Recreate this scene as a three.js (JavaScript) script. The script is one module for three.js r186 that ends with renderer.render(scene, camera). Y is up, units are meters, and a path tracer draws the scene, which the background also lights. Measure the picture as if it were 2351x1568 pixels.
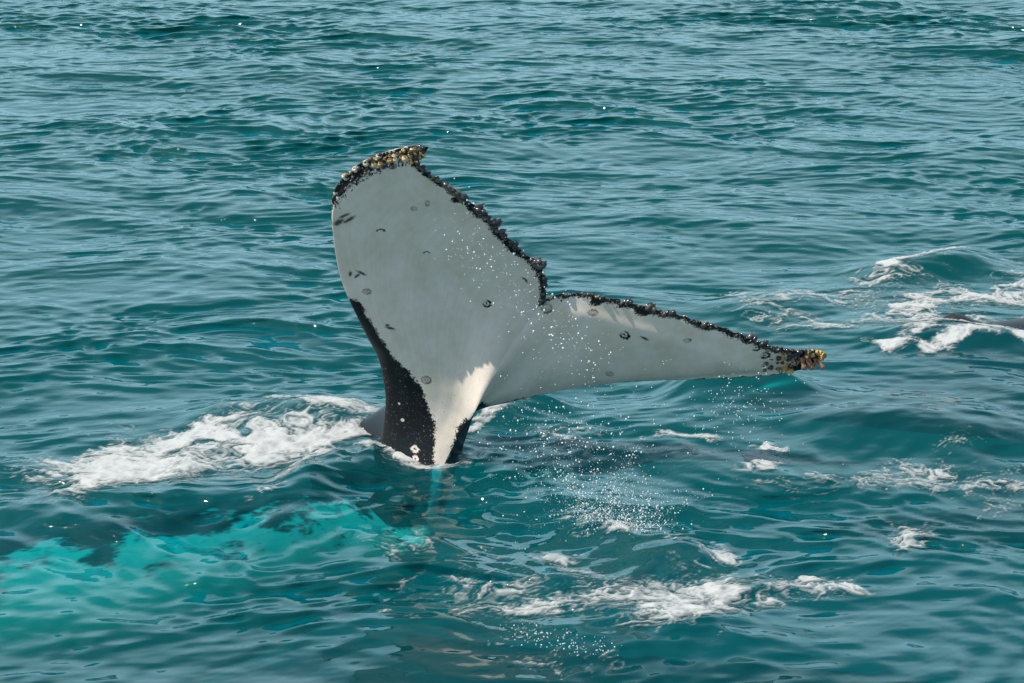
import * as THREE from 'three';
import { createNoise2D, createNoise3D } from 'simplex-noise';
import { mergeGeometries } from 'three/addons/utils/BufferGeometryUtils.js';

// ---------------------------------------------------------------- camera, sky, sun, exposure
const CAM_H = 6, PITCH = 15.5 * Math.PI / 180, FOV = 14.5;
const scene = new THREE.Scene();
const camera = new THREE.PerspectiveCamera(FOV, 1024 / 683, 0.5, 6000);
camera.position.set(0, CAM_H, 0);
camera.rotation.x = -PITCH;

const SUN = new THREE.Vector3(-0.45, 0.85, 0.09).normalize();
const renderer = new THREE.WebGLRenderer({ antialias: true });
renderer.toneMapping = THREE.LinearToneMapping;
renderer.toneMappingExposure = 1;
renderer.shadowMap.enabled = true;

const sun = new THREE.DirectionalLight(new THREE.Color(1.0, 0.95, 0.86), 5);
sun.name = 'sun';
sun.position.copy(SUN).multiplyScalar(40).add(new THREE.Vector3(0, 0, -18));
sun.target.position.set(0, 0, -18);
sun.castShadow = true;
Object.assign(sun.shadow.camera, { left: -14, right: 14, top: 14, bottom: -14, near: 1, far: 90 });
sun.shadow.mapSize.set(2048, 2048);
scene.add(sun, sun.target);

function rng(seed) { return () => { seed = (seed + 0x6d2b79f5) | 0; let t = Math.imul(seed ^ (seed >>> 15), 1 | seed); t = (t + Math.imul(t ^ (t >>> 7), 61 | t)) ^ t; return ((t ^ (t >>> 14)) >>> 0) / 4294967296; }; }
const N2 = createNoise2D(rng(11)), N3 = createNoise3D(rng(12)), N2b = createNoise2D(rng(13));
const { smoothstep: sstep, lerp, clamp } = THREE.MathUtils;
const ss = (a, b, x) => { const t = clamp((x - a) / (b - a), 0, 1); return t * t * (3 - 2 * t); };
const fbm = (x, y, o = 4) => { let a = 0.5, s = 0; for (let i = 0; i < o; i++) { s += a * N2(x, y); x = x * 2.03 + 7.1; y = y * 2.03 - 3.7; a *= 0.5; } return s; };

{ // clear blue overhead with a little thin cloud, bright haze low over the sea, brightest round the sun
  const W = 1024, H = 512, d = new Float32Array(W * H * 4);
  for (let j = 0; j < H; j++) for (let i = 0; i < W; i++) {
    const el = ((j + 0.5) / H - 0.5) * Math.PI, az = ((i + 0.5) / W - 0.5) * 2 * Math.PI;
    const x = Math.cos(az) * Math.cos(el), y = Math.sin(el), z = Math.sin(az) * Math.cos(el), yy = Math.max(y, 0);
    const az2 = 0.5 + 0.5 * (-0.6 * x - 0.8 * z) / Math.max(Math.hypot(x, z), 1e-3), hz = (0.12 * (1 - yy) + 0.88 * ss(0.66, 0.22, yy)) * lerp(0.42, 1.0, az2), ang = Math.acos(clamp(x * SUN.x + y * SUN.y + z * SUN.z, -1, 1));
    const glow = 0.9 * Math.exp(-ang / 0.22) + 0.22 * Math.exp(-ang / 0.9);
    const q = 1 / (yy + 0.25), n = N3(x * q * 1.1, z * q * 1.1, 0.3) * 0.6 + N3(x * q * 2.7, z * q * 2.7, 4.3) * 0.3 + N3(x * q * 6, z * q * 6, 9.3) * 0.15;
    const cl = ss(-0.25, 0.75, n) * 0.16;
    const b = [lerp(0.04, 0.53, hz), lerp(0.12, 0.94, hz), lerp(0.24, 1.14, hz)], c = [0.95, 0.99, 1.0].map((v) => v * lerp(0.36, 1.25, az2)), g = [1, 0.96, 0.88];
    for (let k = 0; k < 3; k++) d[(j * W + i) * 4 + k] = lerp(b[k], c[k], cl) + glow * g[k];
    d[(j * W + i) * 4 + 3] = 1;
  }
  const t = new THREE.DataTexture(d, W, H, THREE.RGBAFormat, THREE.FloatType);
  t.mapping = THREE.EquirectangularReflectionMapping; t.magFilter = t.minFilter = THREE.LinearFilter; t.needsUpdate = true;
  scene.background = t; scene.environment = t;
}

// ---------------------------------------------------------------- photo measurements to places (2351 x 1568 view of the photograph)
const F_PX = 1568 / 2 / Math.tan(FOV * Math.PI / 360), SP = Math.sin(PITCH), CP = Math.cos(PITCH);
const at = (px, py, depth, out = new THREE.Vector3()) => { // pixel and depth along the lens axis
  const x = (px - 1175.5) / F_PX * depth, y = -(py - 784) / F_PX * depth;
  return out.set(x, CAM_H + y * CP - depth * SP, -y * SP - depth * CP);
};
const onSea = (px, py) => { // the point of the calm sea level under a pixel
  const ty = (py - 784) / F_PX, depth = CAM_H / (SP + ty * CP);
  const p = at(px, py, depth); return [p.x, p.z];
};

// ---------------------------------------------------------------- the sea
const WAVES = [];
{
  const r = rng(5);
  const add = (n, l0, l1, steep, spread, mean = 0.12) => {
    for (let i = 0; i < n; i++) {
      const L = l0 * Math.pow(l1 / l0, (i + r()) / n), g = (r() + r() + r() - 1.5) / 1.5 * spread + mean, k = 2 * Math.PI / L;
      WAVES.push({ kx: Math.sin(g) * k, kz: Math.cos(g) * k, k, a: steep / k * (0.6 + 0.8 * r()), p: r() * 6.283, L });
    }
  };
  add(9, 2.6, 8, 0.014, 0.7);
  add(28, 0.42, 1.6, 0.024, 1.8);
  add(50, 0.14, 0.44, 0.030, 2.1);
}
const HUMPS = [ // swells raised by the whale: [x, z, half-length along, half-width, turn, height]
];
const hump = (ax, ay, bx, by, w, h) => { const a = onSea(ax, ay), b = onSea(bx, by), dx = b[0] - a[0], dz = b[1] - a[1]; HUMPS.push([(a[0] + b[0]) / 2, (a[1] + b[1]) / 2, Math.hypot(dx, dz) / 2 + 0.15, w, Math.atan2(dz, dx), h]); };
hump(620, 1190, 830, 1060, 0.28, 0.11);      // water sliding off the tail stock
hump(60, 1215, 520, 1150, 0.5, 0.10);
hump(500, 960, 800, 945, 0.45, 0.12);
hump(1120, 965, 1230, 930, 0.3, 0.12);
hump(1600, 905, 1800, 895, 0.42, 0.17);
hump(1880, 985, 2330, 1000, 0.45, 0.11);
hump(2020, 632, 2240, 600, 0.35, 0.16);
hump(1690, 715, 1850, 690, 0.4, 0.08);
hump(2080, 780, 2351, 790, 0.35, 0.12);
hump(1330, 1215, 1560, 1270, 0.4, 0.09);
hump(1300, 1440, 1700, 1480, 0.5, 0.10);
const CALM = [[...onSea(2050, 900), 3.2, 1.3, 0.55], [...onSea(1500, 640), 3.2, 2.0, 0.3], [...onSea(2000, 1350), 2.6, 1.4, -0.15], [...onSea(700, 1250), 2.6, 1.4, -0.5], [...onSea(1300, 1300), 1.8, 1.2, -0.4]];
const RINGS = [[...onSea(985, 1070), 0.21, 0.018, 1.6, 1], [...onSea(1000, 1090), 0.45, 0.026, 2.6, 4], [...onSea(1420, 1225), 0.26, 0.010, 1.3, 7]];
const seaPoint = (x, z, out) => {
  let dx = 0, dy = 0, dz = 0, short = 0;
  const far = Math.hypot(x, z), fade2 = 1 - ss(45, 75, far), fade1 = 1 - ss(90, 300, far);
  let gust = 0.75 + 0.75 * N2(x * 0.13 + 3, z * 0.11) ;
  gust = clamp(gust, 0.62, 1.35);
  for (const [cx, cz, rx, rz, k] of CALM) { const q = ((x - cx) / rx) ** 2 + ((z - cz) / rz) ** 2; if (q < 6) gust *= 1 - k * Math.exp(-q); }
  const wx = x + 0.35 * N2b(x * 0.35, z * 0.35), wz = z + 0.35 * N2b(x * 0.35 + 40, z * 0.35);
  gust *= 1 + 0.3 * ss(-25, -17, z);
  for (const w of WAVES) {
    let a = w.a;
    if (w.L < 1) { if (fade2 <= 0) continue; a *= gust * fade2; } else { if (fade1 <= 0) break; a *= fade1; if (w.L < 3) a *= 0.55 + 0.45 * gust; }
    const ph = w.kx * wx + w.kz * wz + w.p, s = Math.sin(ph), c = Math.cos(ph), q = 0.5 * a / w.k;
    dy += a * c; if (w.L < 2) short += a * c; dx -= q * w.kx * s; dz -= q * w.kz * s;
  }
  for (const [cx, cz, l, w, t, h] of HUMPS) {
    const ex = x - cx, ez = z - cz; if (Math.abs(ex) > 5 || Math.abs(ez) > 4) continue;
    const c = Math.cos(t), s = Math.sin(t), u = (ex * c + ez * s) / l, v = (-ex * s + ez * c) / w + 0.25 * N2(x * 0.9, z * 0.9);
    dy += h * Math.exp(-(u ** 4) * 0.8 - v * v);
  }
  for (const [cx, cz, L, a, reach, seed] of RINGS) { // rings spreading from the tail stock
    const ex = x - cx, ez = z - cz, d = Math.hypot(ex, ez); if (d > reach) continue;
    const wob = d + 0.10 * N2b(ex * 1.6 + seed, ez * 1.6);
    dy += a * Math.cos(2 * Math.PI * wob / L) * (1 - d / reach) * ss(0, 0.25, d) * (0.6 + 0.5 * N2(ex * 1.1 + seed, ez * 1.1));
  }
  out[0] = x + dx + 0.3 * short; out[1] = dy; out[2] = z + dz + 2.0 * short; // the wind blows towards the boat: steep fronts, long backs
  return out;
};
const lines = (lo, hi, step, reach) => { // even lines between lo and hi, then wider and wider out to reach
  const v = []; for (let x = lo; x <= hi + 1e-6; x += step) v.push(x);
  for (let x = lo, s = step; x > -reach;) { s *= 1.12; x -= s; v.unshift(x); }
  for (let x = v[v.length - 1], s = step; x < reach;) { s *= 1.12; x += s; v.push(x); }
  return v;
};
function sheet(xs, zs, lift) {
  const nx = xs.length, nz = zs.length, pos = new Float32Array(nx * nz * 3), uv = new Float32Array(nx * nz * 2), idx = new Uint32Array((nx - 1) * (nz - 1) * 6), o = [0, 0, 0];
  for (let j = 0, k = 0; j < nz; j++) for (let i = 0; i < nx; i++, k++) {
    seaPoint(xs[i], zs[j], o);
    pos[k * 3] = o[0]; pos[k * 3 + 1] = o[1] + lift; pos[k * 3 + 2] = o[2]; uv[k * 2] = xs[i]; uv[k * 2 + 1] = zs[j];
  }
  let n = 0;
  for (let j = 0; j < nz - 1; j++) for (let i = 0; i < nx - 1; i++) { const a = j * nx + i, b = a + nx; idx[n++] = a; idx[n++] = b; idx[n++] = a + 1; idx[n++] = a + 1; idx[n++] = b; idx[n++] = b + 1; }
  const g = new THREE.BufferGeometry();
  g.setAttribute('position', new THREE.BufferAttribute(pos, 3)); g.setAttribute('uv', new THREE.BufferAttribute(uv, 2)); g.setIndex(new THREE.BufferAttribute(idx, 1));
  g.computeVertexNormals();
  return g;
}
const rippleTexture = (() => { // wind ripples a few centimetres long; tiles every 3.1 m
  const S = 1024, d = new Float32Array(S * S), r = rng(21), T = 3.1;
  for (let i = 0; i < 56; i++) {
    const L = 0.055 * Math.pow(0.42 / 0.055, r()), g = (r() + r() - 1) * 1.3 + 0.1, m = Math.round(Math.sin(g) * T / L), n = Math.round(Math.cos(g) * T / L), a = Math.pow(L, 1.25), p = r() * 6.283;
    const cx = new Float32Array(S), sx = new Float32Array(S), cy = new Float32Array(S), sy = new Float32Array(S);
    for (let q = 0; q < S; q++) { const t = 2 * Math.PI * q / S; cx[q] = Math.cos(m * t + p); sx[q] = Math.sin(m * t + p); cy[q] = Math.cos(n * t); sy[q] = Math.sin(n * t); }
    for (let y = 0, k = 0; y < S; y++) for (let x = 0; x < S; x++, k++) d[k] += a * (cx[x] * cy[y] - sx[x] * sy[y]);
  }
  let lo = 1e9, hi = -1e9; for (const v of d) { lo = Math.min(lo, v); hi = Math.max(hi, v); }
  const px = new Float32Array(S * S * 4);
  for (let k = 0; k < S * S; k++) { const v = (d[k] - lo) / (hi - lo); px[k * 4] = px[k * 4 + 1] = px[k * 4 + 2] = v; px[k * 4 + 3] = 1; }
  const t = new THREE.DataTexture(px, S, S, THREE.RGBAFormat, THREE.FloatType);
  t.wrapS = t.wrapT = THREE.RepeatWrapping; t.repeat.set(1 / T, 1 / T); t.magFilter = t.minFilter = THREE.LinearFilter; t.needsUpdate = true;
  return t;
})();
const XS = lines(-12.5, 12.5, 0.032, 2200), ZS = lines(-46, -12.5, 0.036, 2200);
const seaMaterial = new THREE.MeshPhysicalMaterial({ name: 'sea water surface', color: new THREE.Color(0.001, 0.63, 0.72), transmission: 0.94, thickness: 0, ior: 1.333, roughness: 0.03, bumpMap: rippleTexture, bumpScale: 0.007 });
const sea = new THREE.Mesh(sheet(XS, ZS, 0), seaMaterial);
sea.name = 'sea'; sea.receiveShadow = true;
sea.userData = { kind: 'structure', label: 'rippled teal sea surface reflecting the pale sky', category: 'sea' };
scene.add(sea);

{ // the body of the water: swallows red light first, so that what lies deeper turns teal
  const xs = lines(-12.6, 12.6, 0.2, 2100), zs = lines(-46.1, -12.3, 0.2, 2100), top = sheet(xs, zs, -0.012), D = -1.8;
  const w = 2080, floor = new THREE.BoxGeometry(2 * w, 0.2, 2 * w).translate(0, D - 0.9, 0);
  const column = new THREE.Mesh(top, new THREE.MeshPhysicalMaterial({ name: 'water column', color: 0xffffff, transparent: true, opacity: 0.01, transmission: 1, ior: 1.0, specularIntensity: 0, roughness: 0, thickness: 3, attenuationColor: new THREE.Color(0.15, 0.91, 0.83), attenuationDistance: 1 }));
  column.name = 'water_column'; column.userData = { kind: 'structure', label: 'clear teal body of the sea under its surface', category: 'water' };
  scene.add(column);
  const g = new THREE.PlaneGeometry(2 * w, 2 * w).rotateX(-Math.PI / 2);
  const deep = new THREE.Mesh(g, new THREE.MeshStandardMaterial({ name: 'deep water', color: new THREE.Color(0.005, 0.12, 0.24), roughness: 1 }));
  deep.position.y = D; deep.name = 'deep_water'; deep.receiveShadow = true;
  deep.userData = { kind: 'structure', label: 'deep turquoise water below the reach of sight', category: 'water' };
  scene.add(deep);
}

// ---------------------------------------------------------------- the whale
const spl = (pts) => { // [x, y, depth, s?] -> function of s in 0..1 along the curve, honouring the given s marks
  const c = new THREE.CatmullRomCurve3(pts.map((p) => new THREE.Vector3(p[0], p[1], p[2] * 100)), false, 'centripetal');
  const n = pts.length - 1, M = 400, T = [0], prev = c.getPoint(0), q = new THREE.Vector3();
  for (let i = 1; i <= M; i++) { c.getPoint(i / M, q); T.push(T[i - 1] + Math.hypot(q.x - prev.x, q.y - prev.y)); prev.copy(q); }
  const arc = (u) => { const f = u * M, i = Math.min(M - 1, Math.floor(f)); return lerp(T[i], T[i + 1], f - i); };
  const marks = [[0, 0], ...pts.map((p, i) => [p[3], arc(i / n) / T[M]]).filter((m, i) => m[0] !== undefined && i > 0 && i < n), [1, 1]];
  return (s, out = new THREE.Vector3()) => {
    let k = 0; while (k < marks.length - 2 && s > marks[k + 1][0]) k++;
    const l = lerp(marks[k][1], marks[k + 1][1], (s - marks[k][0]) / (marks[k + 1][0] - marks[k][0])) * T[M];
    let lo = 0, hi = M; while (hi - lo > 1) { const m = (lo + hi) >> 1; if (T[m] <= l) lo = m; else hi = m; }
    c.getPoint((lo + (l - T[lo]) / Math.max(1e-6, T[hi] - T[lo])) / M, out); out.z /= 100; return out;
  };
};
const edgeA = spl([[850, 1135, 19.62], [868, 1060, 19.5], [881, 975, 19.4], [886, 905, 19.3, 0.28], [880, 855, 19.25], [868, 800, 19.18], [843, 752, 19.09], [818, 702, 18.99], [794, 652, 18.9], [778, 608, 18.81], [768, 560, 18.72], [762, 510, 18.63], [761, 470, 18.56], [767, 438, 18.5], [790, 404, 18.43], [822, 378, 18.38], [855, 359, 18.35], [900, 344, 18.32], [945, 335, 18.3], [984, 337, 18.29]]);
const edgeB = spl([[1030, 1135, 19.62], [1052, 1062, 19.5], [1075, 990, 19.4], [1096, 940, 19.3, 0.28], [1125, 924, 19.34], [1180, 911, 19.43], [1240, 898, 19.5], [1300, 888, 19.53], [1400, 879, 19.5], [1500, 874, 19.42], [1600, 871, 19.32], [1700, 866, 19.22], [1790, 859, 19.09], [1840, 848, 19.06], [1880, 832, 19.02], [1898, 812, 19.0]]);
const keel = spl([[985, 1135, 19.65], [1015, 1050, 19.52], [1045, 985, 19.42], [1082, 925, 19.32, 0.28], [1122, 850, 19.2], [1170, 785, 19.07], [1245, 694, 18.92]]);
const trailL = spl([[984, 337, 18.29], [975, 356, 18.32], [962, 374, 18.34], [985, 399, 18.38], [1020, 420, 18.42], [1050, 445, 18.46], [1085, 470, 18.51], [1110, 492, 18.55], [1135, 517, 18.6], [1165, 545, 18.66], [1185, 566, 18.7], [1215, 590, 18.76], [1240, 612, 18.8], [1250, 636, 18.84], [1251, 662, 18.88], [1245, 694, 18.92]]);
const trailR = spl([[1245, 694, 18.92], [1263, 683, 18.915], [1300, 674, 18.9], [1335, 673, 18.885], [1380, 681, 18.865], [1430, 691, 18.85], [1480, 704, 18.84], [1540, 719, 18.83], [1600, 735, 18.83], [1660, 753, 18.84], [1720, 775, 18.86], [1760, 790, 18.88], [1800, 801, 18.91], [1840, 804, 18.95], [1880, 805, 18.99], [1898, 812, 19.0]]);
const NT = 460, NS = 300, NB = 110; // points across the front, rows of the tail, rows of the body under water
const V = () => new THREE.Vector3();
const coons = (u, s, out) => { // pixel and depth of the middle surface, u across (0 left edge, 0.5 keel, 1 right edge), s up from the water
  const left = u <= 0.5, a = left ? u * 2 : u * 2 - 1;
  const L = left ? edgeA : keel, R = left ? keel : edgeB, D = left ? trailL : trailR;
  const l = L(s, coons.a), r = R(s, coons.b), l0 = L(0, coons.c), r0 = R(0, coons.d), l1 = L(1, coons.e), r1 = R(1, coons.f);
  const ac = left ? 1 - Math.cos(a * Math.PI / 2) : Math.sin(a * Math.PI / 2), am = lerp(ac, a, ss(0, 0.45, s));
  const d = D(a, coons.g);
  for (const k of ['x', 'y', 'z']) {
    const base = lerp(l0[k], r0[k], am), corner = lerp(lerp(l0[k], r0[k], am), lerp(l1[k], r1[k], am), s);
    out[k] = lerp(l[k], r[k], am) + lerp(base, d[k], s) - corner;
  }
  return out;
};
for (const k of 'abcdefg') coons[k] = V();
const half = (u, s) => { // half thickness in metres
  const rim = Math.sin(Math.PI * u), p = lerp(0.95, 0.5, ss(0.1, 0.45, s));
  const h = s < 0.3 ? lerp(0.29, 0.26, ss(0, 0.3, s)) : lerp(0.26, 0.05, ss(0.34, 0.78, s));
  const root = Math.exp(-(((u - 0.5) / 0.085) ** 2)) * 0.15 * ss(0.15, 0.4, s) * (1 - ss(0.5, 1.0, s));
  const taper = 1 - ss(0.55, 1, s) * 0.88;
  return h * Math.pow(Math.max(rim, 0), p) * taper + root;
};
const serr = (u) => { // ragged trailing edge, metres beyond the drawn edge
  const x = u * 4.4, n = N2(x * 9, 1.3) * 0.55 + N2(x * 23, 4.3) * 0.45, ends = ss(0, 0.03, u) * ss(1, 0.97, u) * (0.35 + 0.65 * ss(0, 0.03, Math.abs(u - 0.5)));
  return (u < 0.5 ? 0.020 : 0.013) * n * ends;
};
const RING = NT * 2;
const rows = [], pxOf = []; // world rows of the ring, and the front's place in the picture for tracing its markings
{
  const P = Array.from({ length: NS + 1 }, () => new Array(NT + 1));
  const m = V();
  for (let j = 0; j <= NS; j++) for (let i = 0; i <= NT; i++) {
    const s = j / NS, u = i / NT; coons(u, s, m);
    P[j][i] = { c: at(m.x, m.y, m.z), px: m.x, py: m.y };
  }
  const du = V(), ds = V(), n = V();
  for (let j = 0; j <= NS; j++) {
    const s = j / NS, ring = new Array(RING);
    for (let i = 0; i <= NT; i++) {
      const u = i / NT, p = P[j][i], i0 = Math.max(0, i - 1), i1 = Math.min(NT, i + 1), j0 = Math.max(0, j - 1), j1 = Math.min(NS, j + 1);
      du.subVectors(P[j][i1].c, P[j][i0].c); ds.subVectors(P[j1][i].c, P[j0][i].c);
      n.crossVectors(du, ds); if (n.lengthSq() < 1e-14) n.set(0, 0, 1); n.normalize(); if (n.z < 0.3) { n.z = 0.3; n.normalize(); }
      n.set(-0.05, -0.12, 1).normalize();
      const h = half(u, s), f = p.c.clone().addScaledVector(n, h * (1 + 0.75 * (1 - ss(0, 0.3, s)))), b = p.c.clone().addScaledVector(n, -h);
      const rag = ss(0.93, 1, s) * serr(u), up = ds.clone().normalize();
      f.addScaledVector(up, rag); b.addScaledVector(up, rag);
      // the back of the tail stock stands out in a tall keel
      const k = Math.sqrt(clamp(1 - s / 0.28, 0, 1)), kk = Math.pow(Math.sin(Math.PI * u), 2.4) * k;
      b.x -= 0.85 * kk; b.z -= 0.45 * kk;
      if (i === 0 || i === NT) ring[i] = f; else { ring[i] = f; ring[RING - i] = b; }
    }
    ring[0] = P[j][0].c.clone().addScaledVector(ds.clone().normalize(), 0); ring[NT] = P[j][NT].c.clone();
    rows.push(ring); pxOf.push(P[j].map((p) => [p.px, p.py]));
  }
  // the body goes on under the water to the left, belly towards the boat
  const base = rows[0], c0 = V(); base.forEach((p) => c0.add(p)); c0.multiplyScalar(1 / RING);
  const spine = new THREE.CatmullRomCurve3([[0, 0, 0], [-0.12, -0.24, 0.06], [-0.45, -0.34, 0.28], [-1.3, -0.44, 0.78], [-2.5, -0.60, 1.15], [-4.2, -0.84, 1.45], [-6.5, -1.35, 1.75], [-8.5, -1.8, 1.5], [-9.6, -2.1, 1.55]].map((v) => new THREE.Vector3(...v).add(c0)), false, 'centripetal');
  const rad = [[0, 1], [0.1, 1.25], [0.25, 1.62], [0.45, 2.2], [0.65, 2.9], [0.85, 2.6], [0.95, 1.6], [1, 0.25]];
  const T0 = spine.getTangent(0), R0 = new THREE.Vector3(1, 0, 0), F0 = V().crossVectors(R0, T0).negate().normalize(); if (F0.z < 0) F0.negate();
  R0.copy(V().crossVectors(F0, T0)).normalize(); if (R0.x < 0) R0.negate();
  const loc = base.map((p) => { const v = p.clone().sub(c0); return [v.dot(R0), v.dot(F0), v.dot(T0)]; });
  const below = [];
  const Tn = T0.clone(), R = R0.clone(), F = F0.clone(), q = new THREE.Quaternion(), T1 = V();
  for (let j = 1; j <= NB; j++) {
    const t = Math.pow(j / NB, 1.25), c = spine.getPoint(t); spine.getTangent(t, T1);
    q.setFromUnitVectors(Tn, T1); R.applyQuaternion(q); F.applyQuaternion(q); Tn.copy(T1);
    let k = 0; while (k < rad.length - 2 && t > rad[k + 1][0]) k++;
    const sc = lerp(rad[k][1], rad[k + 1][1], ss(0, 1, (t - rad[k][0]) / (rad[k + 1][0] - rad[k][0]))), round = ss(0, 0.3, t), roll = -0.25 * ss(0.02, 0.4, t);
    below.unshift(loc.map(([x, y, z], i) => {
      const ang = i <= NT ? Math.PI - Math.PI * (i / NT) : -Math.PI * ((i - NT) / NT), r0 = 0.30;
      let X = lerp(x, Math.cos(ang) * r0, round), Y = lerp(y, Math.sin(ang) * r0, round);
      const X2 = X * Math.cos(roll) - Y * Math.sin(roll), Y2 = X * Math.sin(roll) + Y * Math.cos(roll);
      return c.clone().addScaledVector(R, X2 * sc).addScaledVector(F, Y2 * sc).addScaledVector(Tn, z * (1 - ss(0, 0.12, t)));
    }));
  }
  rows.unshift(...below);
}
const TOTAL = rows.length, V0 = 0.3; // v of the texture at the water end of the tail
const rowV = (j) => (j < NB ? j / NB * V0 : V0 + (j - NB) / NS * (1 - V0));

// markings, traced on the tail's own grid
const poly = (pts) => (x, y) => { // signed distance in view pixels, positive inside
  let d = 1e9, inside = false;
  for (let i = 0, j = pts.length - 1; i < pts.length; j = i++) {
    const [ax, ay] = pts[j], [bx, by] = pts[i], ex = bx - ax, ey = by - ay, t = clamp(((x - ax) * ex + (y - ay) * ey) / (ex * ex + ey * ey), 0, 1);
    d = Math.min(d, Math.hypot(x - ax - t * ex, y - ay - t * ey));
    if ((ay > y) !== (by > y) && x < (bx - ax) * (y - ay) / (by - ay) + ax) inside = !inside;
  }
  return inside ? d : -d;
};
const BLACK = [
  poly([[806, 676], [832, 686], [850, 722], [868, 748], [885, 768], [905, 802], [945, 832], [976, 868], [986, 905], [1003, 935], [1003, 970], [1004, 1010], [1000, 1060], [992, 1140], [820, 1140], [840, 900], [840, 790], [790, 690]]),
  poly([[1112, 885], [1104, 895], [1090, 912], [1066, 928], [1054, 952], [1046, 978], [1036, 1012], [1023, 1052], [1008, 1140], [1120, 1140], [1140, 930]]),
  poly([[1095, 950], [1106, 922], [1150, 911], [1200, 897], [1240, 893], [1240, 912], [1180, 925]]),
  poly([[752, 480], [765, 420], [850, 345], [985, 325], [990, 352], [960, 376], [930, 372], [880, 386], [835, 408], [797, 436], [772, 474]]),
  poly([[1788, 792], [1850, 796], [1910, 795], [1910, 845], [1840, 866], [1780, 868], [1812, 842], [1826, 822]]),
];
const MARKS = [ // [x, y, radius x, radius y, turn, kind] rings, crescents and scratches left by barnacles
  [845, 660, 10, 6, 0, 'ring'], [984, 846, 12, 9, 0, 'ring'], [1256, 706, 13, 10, 0, 'ring'], [1361, 716, 12, 7, 0, 'ring'], [1578, 781, 9, 5, 0, 'ring'], [951, 478, 7, 5, 0, 'ring'], [982, 466, 6, 6, 0, 'ring'], [1400, 851, 10, 5, 0.2, 'ring'],
  [875, 529, 11, 6, 0, 'arc'], [980, 579, 8, 5, 0, 'arc'], [1118, 690, 11, 8, 0.4, 'blot'], [1433, 766, 14, 9, 0.5, 'blot'], [1755, 815, 13, 8, 0, 'blot'], [1735, 798, 10, 8, 0, 'blot'], [1480, 775, 10, 3, 0.4, 'dash'],
  [803, 502, 16, 4, -0.5, 'dash'], [778, 508, 14, 6, -0.5, 'dash'], [790, 494, 14, 3, -0.4, 'dash'], [832, 620, 12, 3, 0.4, 'dash'], [822, 626, 8, 3, -0.6, 'dash'], [806, 622, 4, 6, 0, 'dash'], [900, 737, 12, 3, 0.2, 'dash'], [893, 731, 5, 3, 0, 'dash'], [1205, 640, 10, 3, 0.7, 'dash'], [1165, 545, 10, 3, 0.4, 'dash'], [960, 995, 11, 8, 0, 'white'], [962, 1012, 8, 7, 0, 'white'], [929, 944, 5, 4, 0, 'white'], [920, 910, 3, 3, 0, 'white'],
];
const S = 2048, skin = new Uint8Array(S * S * 4), skinBump = new Uint8Array(S * S * 4);
const toS = (x) => Math.round(255 * (x <= 0.0031308 ? x * 12.92 : 1.055 * Math.pow(x, 1 / 2.4) - 0.055));
const trailLen = new Float32Array(NT + 1);
for (let i = 0; i <= NT; i++) { let l = 0; for (let j = NB + NS - 60; j < TOTAL - 1; j++) l += rows[j][i].distanceTo(rows[j + 1][i]); trailLen[i] = l / 60 * NS; }
const speck = rng(9);
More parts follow.
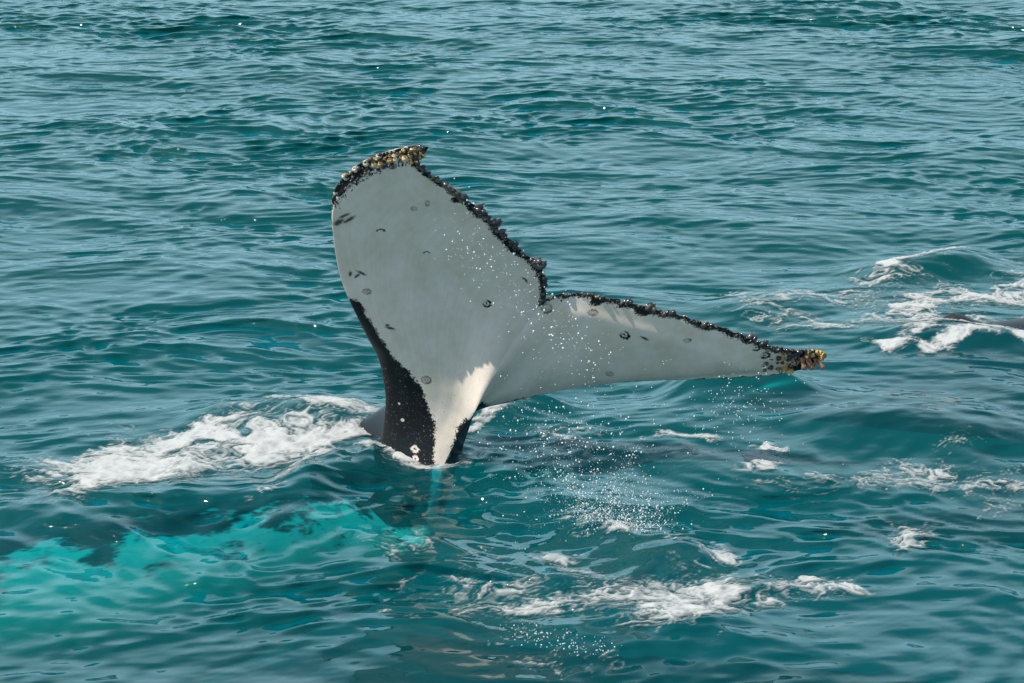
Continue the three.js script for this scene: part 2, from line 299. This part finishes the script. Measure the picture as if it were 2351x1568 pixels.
for (let y = 0; y < S; y++) {
  const v = (y + 0.5) / S;
  for (let x = 0; x < S; x++) {
    const w = (x + 0.5) / S, front = w < 0.5, k = (y * S + x) * 4;
    let black = 1, tan = 0;
    if (front && v >= V0) {
      const s = (v - V0) / (1 - V0), u = w * 2, fj = s * NS, fi = u * NT, j = Math.min(NS - 1, fj | 0), i = Math.min(NT - 1, fi | 0), a = fi - i, b = fj - j;
      const p = pxOf[j][i], q = pxOf[j][i + 1], r = pxOf[j + 1][i], t = pxOf[j + 1][i + 1];
      const X = lerp(lerp(p[0], q[0], a), lerp(r[0], t[0], a), b), Y = lerp(lerp(p[1], q[1], a), lerp(r[1], t[1], a), b);
      const n1 = N2(X * 0.045, Y * 0.045), n2 = N2(X * 0.16 + 9, Y * 0.16), n3 = N2b(X * 0.42, Y * 0.42), streak = N2(X * 0.30 + Y * 0.1, (Y * 0.4 - X * 0.30) * 0.18);
      const jag = n1 * 4 + n2 * 4 + n3 * 3;
      black = 0;
      for (let m = 0; m < BLACK.length; m++) {
        const d = BLACK[m](X, Y); if (d < -40) continue;
        black = Math.max(black, ss(-1.5, 1.5, d + (m > 2 ? jag * 1.8 - 2 + streak * 9 : jag) ));
      }
      const dT = (1 - s) * lerp(trailLen[i], trailLen[i + 1], a) * 320; // distance to the trailing edge in view pixels (3.1 mm)
      const wide = 12 + 5 * N2(u * 14, 2) + 15 * ss(0.35, 0.8, N2(u * 16 + 5, 8)) + (u < 0.5 ? 6 : 0);
      black = Math.max(black, ss(-1.5, 1.5, wide + n2 * 4 + n3 * 4 + 10 * streak * ss(0, 0.8, N2(u * 30, 3)) - dT));
      const dL = Math.min(X - 0, 1e9), eA = edgeA(s, V()), eB = edgeB(s, V()), dA = Math.hypot(X - eA.x, Y - eA.y), dB = Math.hypot(X - eB.x, Y - eB.y);
      if (s > 0.28) { black = Math.max(black, ss(-1.5, 1.5, 3 + 4 * n1 + 3 * n2 - dA), ss(-1.5, 1.5, 2.5 + 5 * n1 + 2 * n2 - dB)); }
      for (const [mx, my, rx, ry, turn, kind] of MARKS) {
        const ex = X - mx, ey = Y - my; if (Math.abs(ex) > 30 || Math.abs(ey) > 30) continue;
        const c = Math.cos(turn), sn = Math.sin(turn), A = (ex * c + ey * sn) / rx, B = (-ex * sn + ey * c) / ry, d = Math.hypot(A, B) + n2 * 0.18 + n3 * 0.1;
        let mk = 0;
        if (kind === 'ring') mk = (ss(0.32, 0.1, Math.abs(d - 0.85)) * 0.85 + ss(0.3, 0.1, Math.abs(d - 0.3)) * 0.6) * (0.75 + 0.3 * n1);
        if (kind === 'arc') mk = ss(0.3, 0.1, Math.abs(d - 0.8)) * ss(0.4, -0.2, B) * 0.95;
        if (kind === 'blot') mk = Math.max(ss(0.34, 0.15, Math.abs(d - 0.8)) * ss(-0.9, 0.0, A + 0.4 * B), ss(0.35, 0.15, d));
        if (kind === 'dash') mk = ss(1.1, 0.7, d + n3 * 0.4) * 0.9;
        if (kind === 'white') { if (d < 1) black *= 1 - ss(1, 0.75, d) * ss(0.1, 0.35, d); continue; }
        black = Math.max(black, mk);
      }
      // small white flecks on the black, small black ones on the white strip
      if (X < 1000 && Y > 820 && N2b(X * 0.16, Y * 0.22 + 50) > 0.86) black *= 0.25;
      if (X > 1000 && Y > 810 && X < 1140 && N2b(X * 0.23, Y * 0.13 + 90) > 0.88) black = Math.max(black, 0.8);
      tan = 0.6 + 0.9 * N2(X * 0.010, Y * 0.010 + 7) + 0.5 * N2(X * 0.035, Y * 0.035) + 0.35 * N2b(u * 90, s * 5) + 0.25 * n2;
      const scratch = Math.abs(N2b(X * 0.02 + Y * 0.055, Y * 0.012 - X * 0.05 + 31)); black = Math.max(black, 0.22 * ss(0.018, 0.004, scratch) * ss(0.1, 0.5, N2(X * 0.012 + 60, Y * 0.012)));
    } else if (front) { // belly under water
      const u = w * 2, n = fbm(u * 5, v * 60, 5) * 1.9 + N2b(u * 24, v * 150) * 0.45 + N2(u * 60, v * 420) * 0.3;
      const near = ss(0.28, 0.3, v), lo = lerp(0.25, 0.47, near), hi = lerp(0.96, 0.64, near); black = 1 - ss(lo - 0.03, lo + 0.09, u + n * 0.13 * (1 - near)) * ss(hi, hi - 0.06, u + n * 0.10);
      tan = 0.5;
    }
    const sp = 0.97 + 0.06 * speck(), wr = 0.78 - 0.06 * tan, wg = 0.66 - 0.05 * tan, wb = 0.58 - 0.07 * tan;
    skin[k] = toS(clamp(lerp(wr, 0.007, black) * sp, 0, 1)); skin[k + 1] = toS(clamp(lerp(wg, 0.007, black) * sp, 0, 1)); skin[k + 2] = toS(clamp(lerp(wb, 0.009, black) * sp, 0, 1)); skin[k + 3] = 255;
  }
}
const skinMap = new THREE.DataTexture(skin, S, S, THREE.RGBAFormat); skinMap.colorSpace = THREE.SRGBColorSpace; skinMap.magFilter = skinMap.minFilter = THREE.LinearFilter; skinMap.needsUpdate = true;
const skinMat = new THREE.MeshPhysicalMaterial({ name: 'wet whale skin', map: skinMap, roughness: 0.4, specularIntensity: 0.5, clearcoat: 0.15, clearcoatRoughness: 0.15 });
const ringGeometry = (rws, vOf) => {
  const R = rws[0].length, n = rws.length, pos = new Float32Array(n * (R + 1) * 3), uv = new Float32Array(n * (R + 1) * 2), idx = [];
  for (let j = 0; j < n; j++) for (let i = 0; i <= R; i++) { const k = j * (R + 1) + i; rws[j][i % R].toArray(pos, k * 3); uv[k * 2] = i / R; uv[k * 2 + 1] = vOf(j); }
  for (let j = 0; j < n - 1; j++) for (let i = 0; i < R; i++) { const a = j * (R + 1) + i, b = a + R + 1; idx.push(a, a + 1, b, a + 1, b + 1, b); }
  return { pos, uv, idx, R, n };
};
const whale = new THREE.Group(); whale.name = 'humpback_whale';
const origin = at(960, 1080, 19.5).setY(-0.2); whale.position.copy(origin);
whale.userData = { label: 'humpback whale lifting its black and white barnacled tail fluke out of the water', category: 'whale' };
scene.add(whale);
{
  const g0 = ringGeometry(rows, rowV), { R, n } = g0, idx = g0.idx, top = (n - 1) * (R + 1);
  for (let i = 0; i < NT; i++) { const a = top + i, b = top + i + 1, c = top + (i === 0 ? R : R - i), d = top + R - i - 1; idx.push(a, b, c, b, d, c); } // close the trailing edge
  const g = new THREE.BufferGeometry();
  for (let k = 0; k < g0.pos.length; k += 3) { g0.pos[k] -= origin.x; g0.pos[k + 1] -= origin.y; g0.pos[k + 2] -= origin.z; }
  g.setAttribute('position', new THREE.BufferAttribute(g0.pos, 3)); g.setAttribute('uv', new THREE.BufferAttribute(g0.uv, 2)); g.setIndex(idx);
  g.computeVertexNormals();
  const N = g.attributes.normal; // seam at the left edge
  for (let j = 0; j < n; j++) { const a = j * (R + 1), b = a + R, v = new THREE.Vector3(N.getX(a) + N.getX(b), N.getY(a) + N.getY(b), N.getZ(a) + N.getZ(b)).normalize(); N.setXYZ(a, v.x, v.y, v.z); N.setXYZ(b, v.x, v.y, v.z); }
  const body = new THREE.Mesh(g, skinMat); body.name = 'body'; body.castShadow = body.receiveShadow = true;
  whale.add(body);
}


// barnacles and knobs on the edges of the fluke
const surf = (u, s, side = 1) => { // point and outward direction on the fluke's front (side 1) or back (-1)
  const j = NB + clamp(Math.round(s * NS), 1, NS - 1), i = clamp(Math.round(u * NT), 1, NT - 1), at2 = (jj, ii) => rows[jj][side > 0 ? ii : RING - ii];
  const p = at2(j, i), n = V().crossVectors(at2(j, i + 1 < NT ? i + 1 : i).clone().sub(at2(j, i - 1)), at2(j + 1, i).clone().sub(at2(j - 1, i))).multiplyScalar(side).normalize();
  return [p.clone(), n];
};
const lump = (seed, segs, prof, wob) => { // a small lathe with uneven rim: [radius, height] pairs
  const r = rng(seed), pos = [], idx = [], off = Array.from({ length: segs }, () => 1 + (r() - 0.5) * wob);
  for (const [rad, h] of prof) for (let i = 0; i < segs; i++) { const a = i / segs * 6.2832; pos.push(Math.cos(a) * rad * off[i], h * (1 + (r() - 0.5) * wob * 0.6), Math.sin(a) * rad * off[i]); }
  for (let j = 0; j < prof.length - 1; j++) for (let i = 0; i < segs; i++) { const a = j * segs + i, b = j * segs + (i + 1) % segs, c = a + segs, d = b + segs; idx.push(a, c, b, b, c, d); }
  const top = pos.length / 3; pos.push(0, prof[prof.length - 1][1] * 0.9, 0); for (let i = 0, b = (prof.length - 1) * segs; i < segs; i++) idx.push(b + i, top, b + (i + 1) % segs);
  const g = new THREE.BufferGeometry(); g.setAttribute('position', new THREE.Float32BufferAttribute(pos, 3)); g.setIndex(idx); g.computeVertexNormals(); return g;
};
const shells = [0, 1, 2].map((k) => lump(30 + k, 7, [[1, -0.2], [0.86, 0.45], [0.55, 0.85], [0.30, 0.55]], 0.4));
const knobs = [0, 1, 2].map((k) => lump(40 + k, 6, [[0.8, -0.3], [1, 0.35], [0.7, 0.95], [0.3, 1.2]], 0.6));
const shellMats = [[0.66, 0.48, 0.22], [0.52, 0.31, 0.09], [0.70, 0.58, 0.36], [0.28, 0.17, 0.08], [0.74, 0.66, 0.52]].map((c, i) => new THREE.MeshStandardMaterial({ name: 'barnacle shell ' + i, color: new THREE.Color(...c), roughness: 0.55 }));
const knobMats = [[0.018, 0.016, 0.018], [0.03, 0.024, 0.022], [0.10, 0.07, 0.06]].map((c, i) => new THREE.MeshPhysicalMaterial({ name: 'wet knob ' + i, color: new THREE.Color(...c), roughness: 0.35, clearcoat: 0.6, clearcoatRoughness: 0.1 }));
const Y = new THREE.Vector3(0, 1, 0);
let counts = {};
const stick = (name, geo, mat, p, n, size, tall = 1) => {
  const m = new THREE.Mesh(geo, mat), c = counts[name] = (counts[name] ?? -1) + 1;
  m.name = c ? name + '_' + String(c).padStart(3, '0') : name; m.castShadow = m.receiveShadow = true;
  m.position.copy(p).sub(origin); m.quaternion.setFromUnitVectors(Y, n); m.rotateY(c * 2.4); m.scale.set(size, size * tall, size);
  whale.add(m);
};
{
  const r = rng(61), pick = (a) => a[Math.floor(r() * a.length)];
  // left tip: a crust along the upper leading edge
  for (let k = 0; k < 120; k++) {
    const s = 0.80 + 0.198 * Math.pow(r(), 0.75), u = 0.004 + 0.05 * r() * r(), side = r() < 0.8 ? 1 : -1, [p, n] = surf(u, s, side);
    n.lerp(new THREE.Vector3(-0.25, 0.9, 0.25), 0.45).normalize();
    const white = s < 0.93 ? [0, 2, 4, 1, 3] : [0, 1, 3, 3, 3];
    if (r() < 0.55) stick('barnacle', pick(shells), shellMats[pick(white)], p, n, 0.008 + 0.014 * r() * r(), 1 + 0.5 * r());
    else stick('edge_knob', pick(knobs), pick(knobMats), p, n, 0.010 + 0.010 * r());
  }
  for (const [s, u] of [[0.855, 0.006], [0.875, 0.02], [0.885, 0.006], [0.9, 0.03], [0.905, 0.015], [0.925, 0.03], [0.932, 0.012], [0.94, 0.03], [0.83, 0.004], [0.80, 0.003], [0.965, 0.03]]) { // the large ones
    for (let q = 0; q < 3; q++) { const [p, n] = surf(u + 0.006 * r(), s + 0.008 * (r() - 0.5)); n.lerp(new THREE.Vector3(-0.3, 0.8, 0.4), 0.5).normalize(); stick('barnacle', pick(shells), shellMats[pick([0, 4, 2, 1])], p, n, 0.010 + 0.024 * r() * r(), 1.3); }
  }
  // right tip
  for (let k = 0; k < 60; k++) {
    const u = 1 - 0.075 * r(), s = 1 - 0.10 * r() * r(), [p, n] = surf(u, s, r() < 0.7 ? 1 : -1); n.lerp(new THREE.Vector3(0.5, 0.5, 0.2), 0.4).normalize();
    if (u > 0.965 ? r() < 0.8 : r() < 0.2) stick('barnacle', pick(shells), shellMats[pick([0, 1, 1, 3])], p, n, 0.012 + 0.014 * r(), 1.5);
    else stick('edge_knob', pick(knobs), pick(knobMats), p, n, 0.012 + 0.010 * r());
  }
  // stalked barnacles hanging off the right tip
  const stalk = lump(52, 6, [[0.5, 0], [0.42, 1], [0.55, 2], [0.95, 2.6], [0.6, 3.6]], 0.25), pink = new THREE.MeshStandardMaterial({ name: 'stalked barnacle', color: new THREE.Color(0.36, 0.16, 0.11), roughness: 0.4 });
  for (const [u, dx, len] of [[0.992, 0.6, 0.022], [0.975, 0.3, 0.024], [0.97, 0.45, 0.02], [0.96, 0.35, 0.026], [0.985, 0.5, 0.016], [0.95, 0.2, 0.015]]) { const [p] = surf(u, 0.985); stick('stalked_barnacle', stalk, pink, p.setY(p.y - 0.02), new THREE.Vector3(dx, -1, 0.2).normalize(), len); }
  // knobs along the ragged trailing edge
  for (let k = 0; k < 330; k++) {
    const u = 0.02 + 0.95 * (k + r()) / 330, s = 1 - 0.012 * r(), [p, n] = surf(u, s, r() < 0.65 ? 1 : -1), up = rows[TOTAL - 1][clamp(Math.round(u * NT), 0, NT)].clone().sub(rows[TOTAL - 12][clamp(Math.round(u * NT), 0, NT)]).normalize();
    n.multiplyScalar(0.5).addScaledVector(up, 0.9).normalize();
    const big = 0.6 + 0.75 * N2(u * 26, 6) + 0.3 * N2(u * 70, 2) + (u < 0.5 ? 0.2 : -0.05);
    if (r() < 0.9) stick('edge_knob', pick(knobs), pick(knobMats), p, n, (0.010 + 0.015 * r()) * Math.max(0.3, big), 1 + r());
    else stick('barnacle', pick(shells), shellMats[pick([3, 3, 1, 2])], p, n, 0.006 + 0.006 * r(), 1.2);
  }
}

// ---------------------------------------------------------------- a second whale, its back just under the water
{
  const [cx, cz] = onSea(2290, 772), prof = [[-3.4, 0.05], [-3.1, 0.22], [-2.3, 0.42], [-1.2, 0.62], [0, 0.76], [1.4, 0.82], [2.8, 0.70], [3.7, 0.45], [4.2, 0.08]], R = 48, n = 70, rr = [];
  const c = new THREE.CatmullRomCurve3(prof.map(([x, r]) => new THREE.Vector3(x, r, 0)));
  for (let j = 0; j < n; j++) {
    const q = c.getPoint(j / (n - 1)), ring = [];
    for (let i = 0; i < R; i++) { const a = i / R * 6.2832, top = Math.max(0, Math.sin(a)), fin = 0.22 * Math.exp(-(((q.x + 0.9) / 0.28) ** 2)) * Math.pow(top, 14); ring.push(new THREE.Vector3(q.x, Math.sin(a) * q.y * 0.95 + fin + 0.12 * Math.cos(q.x * 0.45), Math.cos(a) * q.y * 1.05)); }
    rr.push(ring);
  }
  const g0 = ringGeometry(rr, (j) => j / (n - 1)), g = new THREE.BufferGeometry();
  g.setAttribute('position', new THREE.BufferAttribute(g0.pos, 3)); g.setAttribute('uv', new THREE.BufferAttribute(g0.uv, 2)); g.setIndex(g0.idx); g.computeVertexNormals();
  const o = new THREE.Group(); o.name = 'submerged_whale'; o.position.set(cx + 0.3, -0.55, cz - 0.3); o.scale.setScalar(0.72); o.rotation.y = 0.1;
  o.userData = { label: 'dark back of a second whale just under the water among foam streaks', category: 'whale' };
  const b = new THREE.Mesh(g, new THREE.MeshPhysicalMaterial({ name: 'dark whale skin', color: new THREE.Color(0.02, 0.021, 0.024), roughness: 0.4 })); b.name = 'body'; b.castShadow = true;
  o.add(b); scene.add(o);
}

// ---------------------------------------------------------------- foam
const ground = (pts) => pts.map(([x, y]) => onSea(x, y));
const FOAM = [ // [outline in view pixels, thickness of the cover, softness in metres]
  [[[55, 1112], [130, 1062], [300, 1010], [450, 962], [560, 928], [640, 936], [720, 946], [830, 948], [850, 968], [800, 1020], [700, 1060], [500, 1108], [300, 1148], [180, 1152], [80, 1135]], 0.74, 0.55],
  [[[230, 1060], [420, 1020], [640, 1000], [760, 1010], [640, 1060], [420, 1105], [250, 1120]], 0.55, 0.5],
  [[[1085, 1000], [1180, 985], [1320, 1005], [1300, 1045], [1180, 1062], [1090, 1050]], 0.58, 0.4],
  [[[1200, 1400], [1290, 1375], [1390, 1345], [1500, 1330], [1600, 1322], [1640, 1345], [1650, 1400], [1620, 1440], [1500, 1455], [1380, 1460], [1430, 1430], [1250, 1420]], 0.72, 0.28],
  [[[1500, 1370], [1590, 1350], [1630, 1390], [1600, 1425], [1490, 1440]], 0.3, 0.3],
  [[[1650, 1320], [1760, 1322], [1850, 1335], [1950, 1330], [1940, 1350], [1840, 1370], [1740, 1395], [1670, 1360]], 0.66, 0.2],
  [[[940, 1350], [1100, 1330], [1230, 1340], [1230, 1395], [1050, 1400], [960, 1380]], 0.40, 0.25],
  [[[860, 1225], [960, 1215], [1000, 1250], [900, 1265]], 0.34, 0.2],
  [[[1090, 1262], [1200, 1265], [1330, 1275], [1300, 1290], [1120, 1285]], 0.42, 0.15],
  [[[1710, 1050], [1760, 1035], [1815, 1040], [1820, 1062], [1770, 1085], [1712, 1088]], 0.85, 0.12],
  [[[1600, 1062], [1700, 1066], [1690, 1084], [1570, 1080]], 0.44, 0.15],
  [[[1890, 1085], [2060, 1070], [2351, 1072], [2351, 1115], [2200, 1120], [2040, 1108], [1900, 1108]], 0.5, 0.25],
  [[[1950, 1240], [2010, 1200], [2070, 1198], [2110, 1215], [2120, 1245], [2040, 1250]], 0.62, 0.15],
  [[[2100, 1200], [2190, 1170], [2290, 1140], [2330, 1155], [2200, 1195], [2120, 1215]], 0.52, 0.18],
  [[[2150, 1010], [2351, 1000], [2351, 1045], [2200, 1040]], 0.38, 0.25],
  [[[1690, 710], [1740, 690], [1900, 660], [2060, 640], [2200, 620], [2351, 620], [2351, 745], [2200, 740], [2050, 760], [1900, 765], [1760, 755], [1700, 735]], 0.56, 0.5],
  [[[2080, 655], [2200, 640], [2351, 650], [2351, 700], [2200, 715], [2090, 690]], 0.2, 0.4],
  [[[1150, 1470], [1240, 1470], [1360, 1510], [1400, 1540], [1250, 1540], [1160, 1510]], 0.42, 0.2],
  [[[1620, 1275], [1700, 1290], [1780, 1320], [1700, 1318], [1600, 1295]], 0.45, 0.12],
  [[[900, 1010], [960, 1040], [1010, 1070], [1060, 1068], [1050, 1085], [990, 1090], [920, 1060]], 0.40, 0.12],
  [[[1000, 1310], [1200, 1300], [1330, 1325], [1240, 1350], [1050, 1345]], 0.30, 0.25],
  [[[1700, 1095], [1880, 1100], [1880, 1130], [1720, 1120]], 0.30, 0.25],
  [[[1250, 1160], [1340, 1150], [1440, 1190], [1520, 1230], [1400, 1230], [1300, 1200]], 0.34, 0.25],
  [[[700, 1010], [850, 985], [880, 1000], [800, 1030], [720, 1040]], 0.45, 0.2],
  [[[1480, 1475], [1640, 1480], [1660, 1510], [1560, 1530]], 0.38, 0.2],
  [[[1500, 1270], [1560, 1262], [1620, 1300], [1560, 1310]], 0.5, 0.12],
].map(([p, d, w]) => { const g = ground(p), xs = g.map((q) => q[0]), zs = g.map((q) => q[1]); return { f: poly(g), d, w, x0: Math.min(...xs) - w,  x1: Math.max(...xs) + w, z0: Math.min(...zs) - w, z1: Math.max(...zs) + w }; });
const CRESTS = [ // foam lines along wave crests: [points, half-width in metres, cover]
  [[[2040, 628], [2100, 614], [2150, 600], [2200, 584]], 0.10, 1.0],
  [[[2060, 800], [2110, 775], [2160, 756], [2230, 762], [2351, 800]], 0.16, 0.85],
  [[[2140, 806], [2230, 780], [2300, 790], [2351, 797]], 0.12, 0.9],
  [[[2200, 690], [2270, 672], [2351, 640]], 0.12, 0.8],
  [[[2060, 706], [2140, 712], [2230, 705], [2351, 668]], 0.10, 0.75],
  [[[1080, 996], [1120, 975], [1160, 950], [1195, 938]], 0.10, 0.95],
  [[[600, 1172], [650, 1130], [720, 1075], [800, 1030]], 0.10, 0.8],
  [[[780, 1030], [868, 1042], [905, 1064], [955, 1082], [1005, 1088], [1055, 1078], [1085, 1050]], 0.09, 0.78],
  [[[1240, 1020], [1330, 1030], [1450, 1038], [1590, 1042]], 0.07, 0.62],
  [[[1480, 1015], [1560, 1010], [1640, 1022]], 0.06, 0.55],
  [[[1310, 1190], [1400, 1215], [1510, 1240], [1600, 1250], [1690, 1290]], 0.12, 0.72],
  [[[1850, 1325], [1900, 1328], [1960, 1348], [2000, 1362]], 0.05, 0.75],
  [[[860, 1385], [900, 1402], [950, 1410]], 0.06, 0.7],
  [[[1300, 1410], [1420, 1392], [1560, 1405], [1700, 1360]], 0.10, 0.7],
  [[[560, 930], [640, 938], [720, 948], [840, 962]], 0.12, 0.8],
].map(([p, w, d]) => ({ p: ground(p), w, d }));
const toLine = (pts, x, z) => { let d = 1e9; for (let i = 0; i < pts.length - 1; i++) { const [ax, az] = pts[i], [bx, bz] = pts[i + 1], ex = bx - ax, ez = bz - az, t = clamp(((x - ax) * ex + (z - az) * ez) / (ex * ex + ez * ez), 0, 1); d = Math.min(d, Math.hypot(x - ax - t * ex, z - az - t * ez)); } return d; };
const cover = (x, z) => {
  let d = 0;
  for (const q of FOAM) if (x > q.x0 && x < q.x1 && z > q.z0 && z < q.z1) d += q.d * ss(-q.w, q.w * 0.5, q.f(x, z));
  for (const q of CRESTS) { const [a, b] = [q.p[0], q.p[q.p.length - 1]]; if (x < Math.min(a[0], b[0]) - 1 || x > Math.max(a[0], b[0]) + 1) continue; const l = toLine(q.p, x, z) + 0.05 * N2(x * 4, z * 4); if (l < q.w * 1.6) d = Math.max(d, q.d * 1.25 * ss(q.w * 1.6, q.w * 0.2, l)); }
  return d;
};
{
  const step = 0.0125, x0 = -5.4, x1 = 7.8, z0 = -31, z1 = -12.9, nx = Math.round((x1 - x0) / step), nz = Math.round((z1 - z0) / step);
  const id = new Int32Array((nx + 1) * (nz + 1)).fill(-1), val = new Float32Array((nx + 1) * (nz + 1)).fill(-1);
  for (let j = 0; j <= nz; j++) for (let i = 0; i <= nx; i++) {
    const x = x0 + i * step, z = z0 + j * step, d = cover(x, z); if (d <= 0.02) continue;
    const wx = x + 0.22 * N2(x * 1.7, z * 1.7) + 0.07 * N2b(x * 5, z * 5), wz = z + 0.30 * N2(x * 1.7 + 20, z * 1.7) + 0.07 * N2b(x * 5 + 9, z * 5);
    const sx = wx * 0.62, l1 = 1 - Math.abs(N2b(sx * 1.7, wz * 1.9)), l2 = 1 - Math.abs(N2(sx * 4.1 + 3, wz * 4.6)), l3 = 1 - Math.abs(N2b(sx * 11 + 5, wz * 12)), l4 = 1 - Math.abs(N2(sx * 26 + 5, wz * 27)), lace = l1 * 0.32 + l2 * l2 * 0.30 + l3 * l3 * 0.26 + l4 * l4 * 0.12 - 0.01;
    const ridge = 1 - Math.abs(N2b(wx * 1.9, wz * 2.0)), cells = 1 - Math.abs(N2(wx * 5.0 + 3, wz * 5.2)), fine = N2(x * 15, z * 11), mid = N2b(wx * 1.0 + 8, wz * 0.8);
    val[j * (nx + 1) + i] = d * 0.95 + 1.45 * (lace - 0.62) + 0.04 * fine + 0.46 * mid - 0.34;
  }
  const pos = [], col = [], idx = [], o = [0, 0, 0];
  const vert = (k) => {
    if (id[k] < 0) {
      const i = k % (nx + 1), j = (k / (nx + 1)) | 0, x = x0 + i * step, z = z0 + j * step, v = val[k];
      seaPoint(x, z, o); const a = 0.90 * ss(-0.02, 0.72, v), lift = 0.009 + ss(0.05, 0.8, v) * (0.010 + 0.008 * N2(x * 7, z * 7) + 0.004 * N2b(x * 22, z * 22));
      id[k] = pos.length / 3; pos.push(o[0], o[1] + lift, o[2]); col.push(0.50, 0.51, 0.51, a);
    }
    return id[k];
  };
  for (let j = 0; j < nz; j++) for (let i = 0; i < nx; i++) {
    const a = j * (nx + 1) + i, b = a + 1, c = a + nx + 1, d = c + 1;
    if (Math.max(val[a], val[b], val[c], val[d]) > -0.02) idx.push(vert(a), vert(c), vert(b), vert(b), vert(c), vert(d));
  }
  console.log('foam triangles', idx.length / 3);
  const g = new THREE.BufferGeometry();
  g.setAttribute('position', new THREE.Float32BufferAttribute(pos, 3)); g.setAttribute('color', new THREE.Float32BufferAttribute(col, 4)); g.setIndex(idx); g.computeVertexNormals();
  const foam = new THREE.Mesh(g, new THREE.MeshStandardMaterial({ name: 'sea foam', vertexColors: true, transparent: true, roughness: 0.85 }));
  foam.name = 'sea_foam'; foam.castShadow = foam.receiveShadow = true; foam.userData = { kind: 'stuff', label: 'white foam churned up round the whale in patches and streaks', category: 'foam' };
  scene.add(foam);
}

// ---------------------------------------------------------------- spray
{
  const r = rng(91), gauss = () => (r() + r() + r() + r() - 2) * 1.0, list = [], M = new THREE.Matrix4(), Q = new THREE.Quaternion();
  const drop = (p, size) => { if (p.y > 0.01) list.push(M.clone().compose(p, Q, new THREE.Vector3(size, size * (1 + 0.5 * r()), size))); };
  for (let k = 0; k < 150; k++) { // strings of drops thrown up beside the tail, each along its own arc
    const a = r(), [x, z] = onSea(lerp(1330, 1510, a) + gauss() * 14, lerp(1195, 1240, a) + gauss() * 6), vx = 0.5 * gauss() - 0.15, vz = 0.5 * gauss(), top = 0.08 + 0.42 * Math.pow(r(), 1.5) * (1.25 - 0.6 * a), n = 8 + 30 * r();
    for (let q = 0; q < n; q++) { const t = Math.pow(r(), 0.8), h = top * (1 - (1 - t) * (1 - t)); drop(new THREE.Vector3(x + vx * t + 0.03 * gauss(), h + 0.04 + 0.03 * gauss(), z + vz * t + 0.03 * gauss()), 0.0011 + 0.0045 * Math.pow(r(), 7)); }
  }
  for (let k = 0; k < 900; k++) { const a = r(), px = lerp(1320, 1510, a) + gauss() * 55, py = lerp(1190, 1235, a) - Math.abs(gauss()) * 120; drop(at(px, py, 17.5 + 0.4 * gauss()), 0.0010 + 0.0035 * Math.pow(r(), 6)); }
  for (let k = 0; k < 420; k++) { const a = r(), px = lerp(1030, 1380, a) + gauss() * 45, py = lerp(470, 900, a * 0.8 + 0.2 * r()) + gauss() * 70, z = 18.4 + 0.25 * gauss(); drop(at(px, py, z), 0.002 + 0.005 * Math.pow(r(), 4)); } // falling from the fluke
  for (let k = 0; k < 360; k++) drop(at(1270 + gauss() * 150, 1010 + gauss() * 70, 18.0 + 0.3 * gauss()), 0.0018 + 0.005 * Math.pow(r(), 4));
  for (let k = 0; k < 160; k++) drop(at(1500 + gauss() * 330, 950 + gauss() * 120, 17.6 + 0.4 * gauss()), 0.002 + 0.004 * Math.pow(r(), 3));
  for (let k = 0; k < 140; k++) drop(at(1700 + gauss() * 90, 930 + gauss() * 70, 18.6 + 0.2 * gauss()), 0.002 + 0.002 * r());
  for (let k = 0; k < 160; k++) { const a = r(), [x, z] = onSea(lerp(1150, 1400, a) + gauss() * 40, lerp(1480, 1535, a) + gauss() * 16); drop(new THREE.Vector3(x, 0.06 + 0.10 * r(), z), 0.0018 + 0.0035 * r() * r()); }
  const m = new THREE.InstancedMesh(new THREE.IcosahedronGeometry(1, 1), new THREE.MeshPhysicalMaterial({ name: 'spray', color: new THREE.Color(0.86, 0.88, 0.88), roughness: 0.25 }), list.length);
  list.forEach((q, i) => m.setMatrixAt(i, q));
  m.name = 'water_spray'; m.castShadow = true; m.userData = { kind: 'stuff', label: 'fine white droplets of spray flying off the fluke', category: 'spray' };
  scene.add(m);
}

renderer.render(scene, camera);
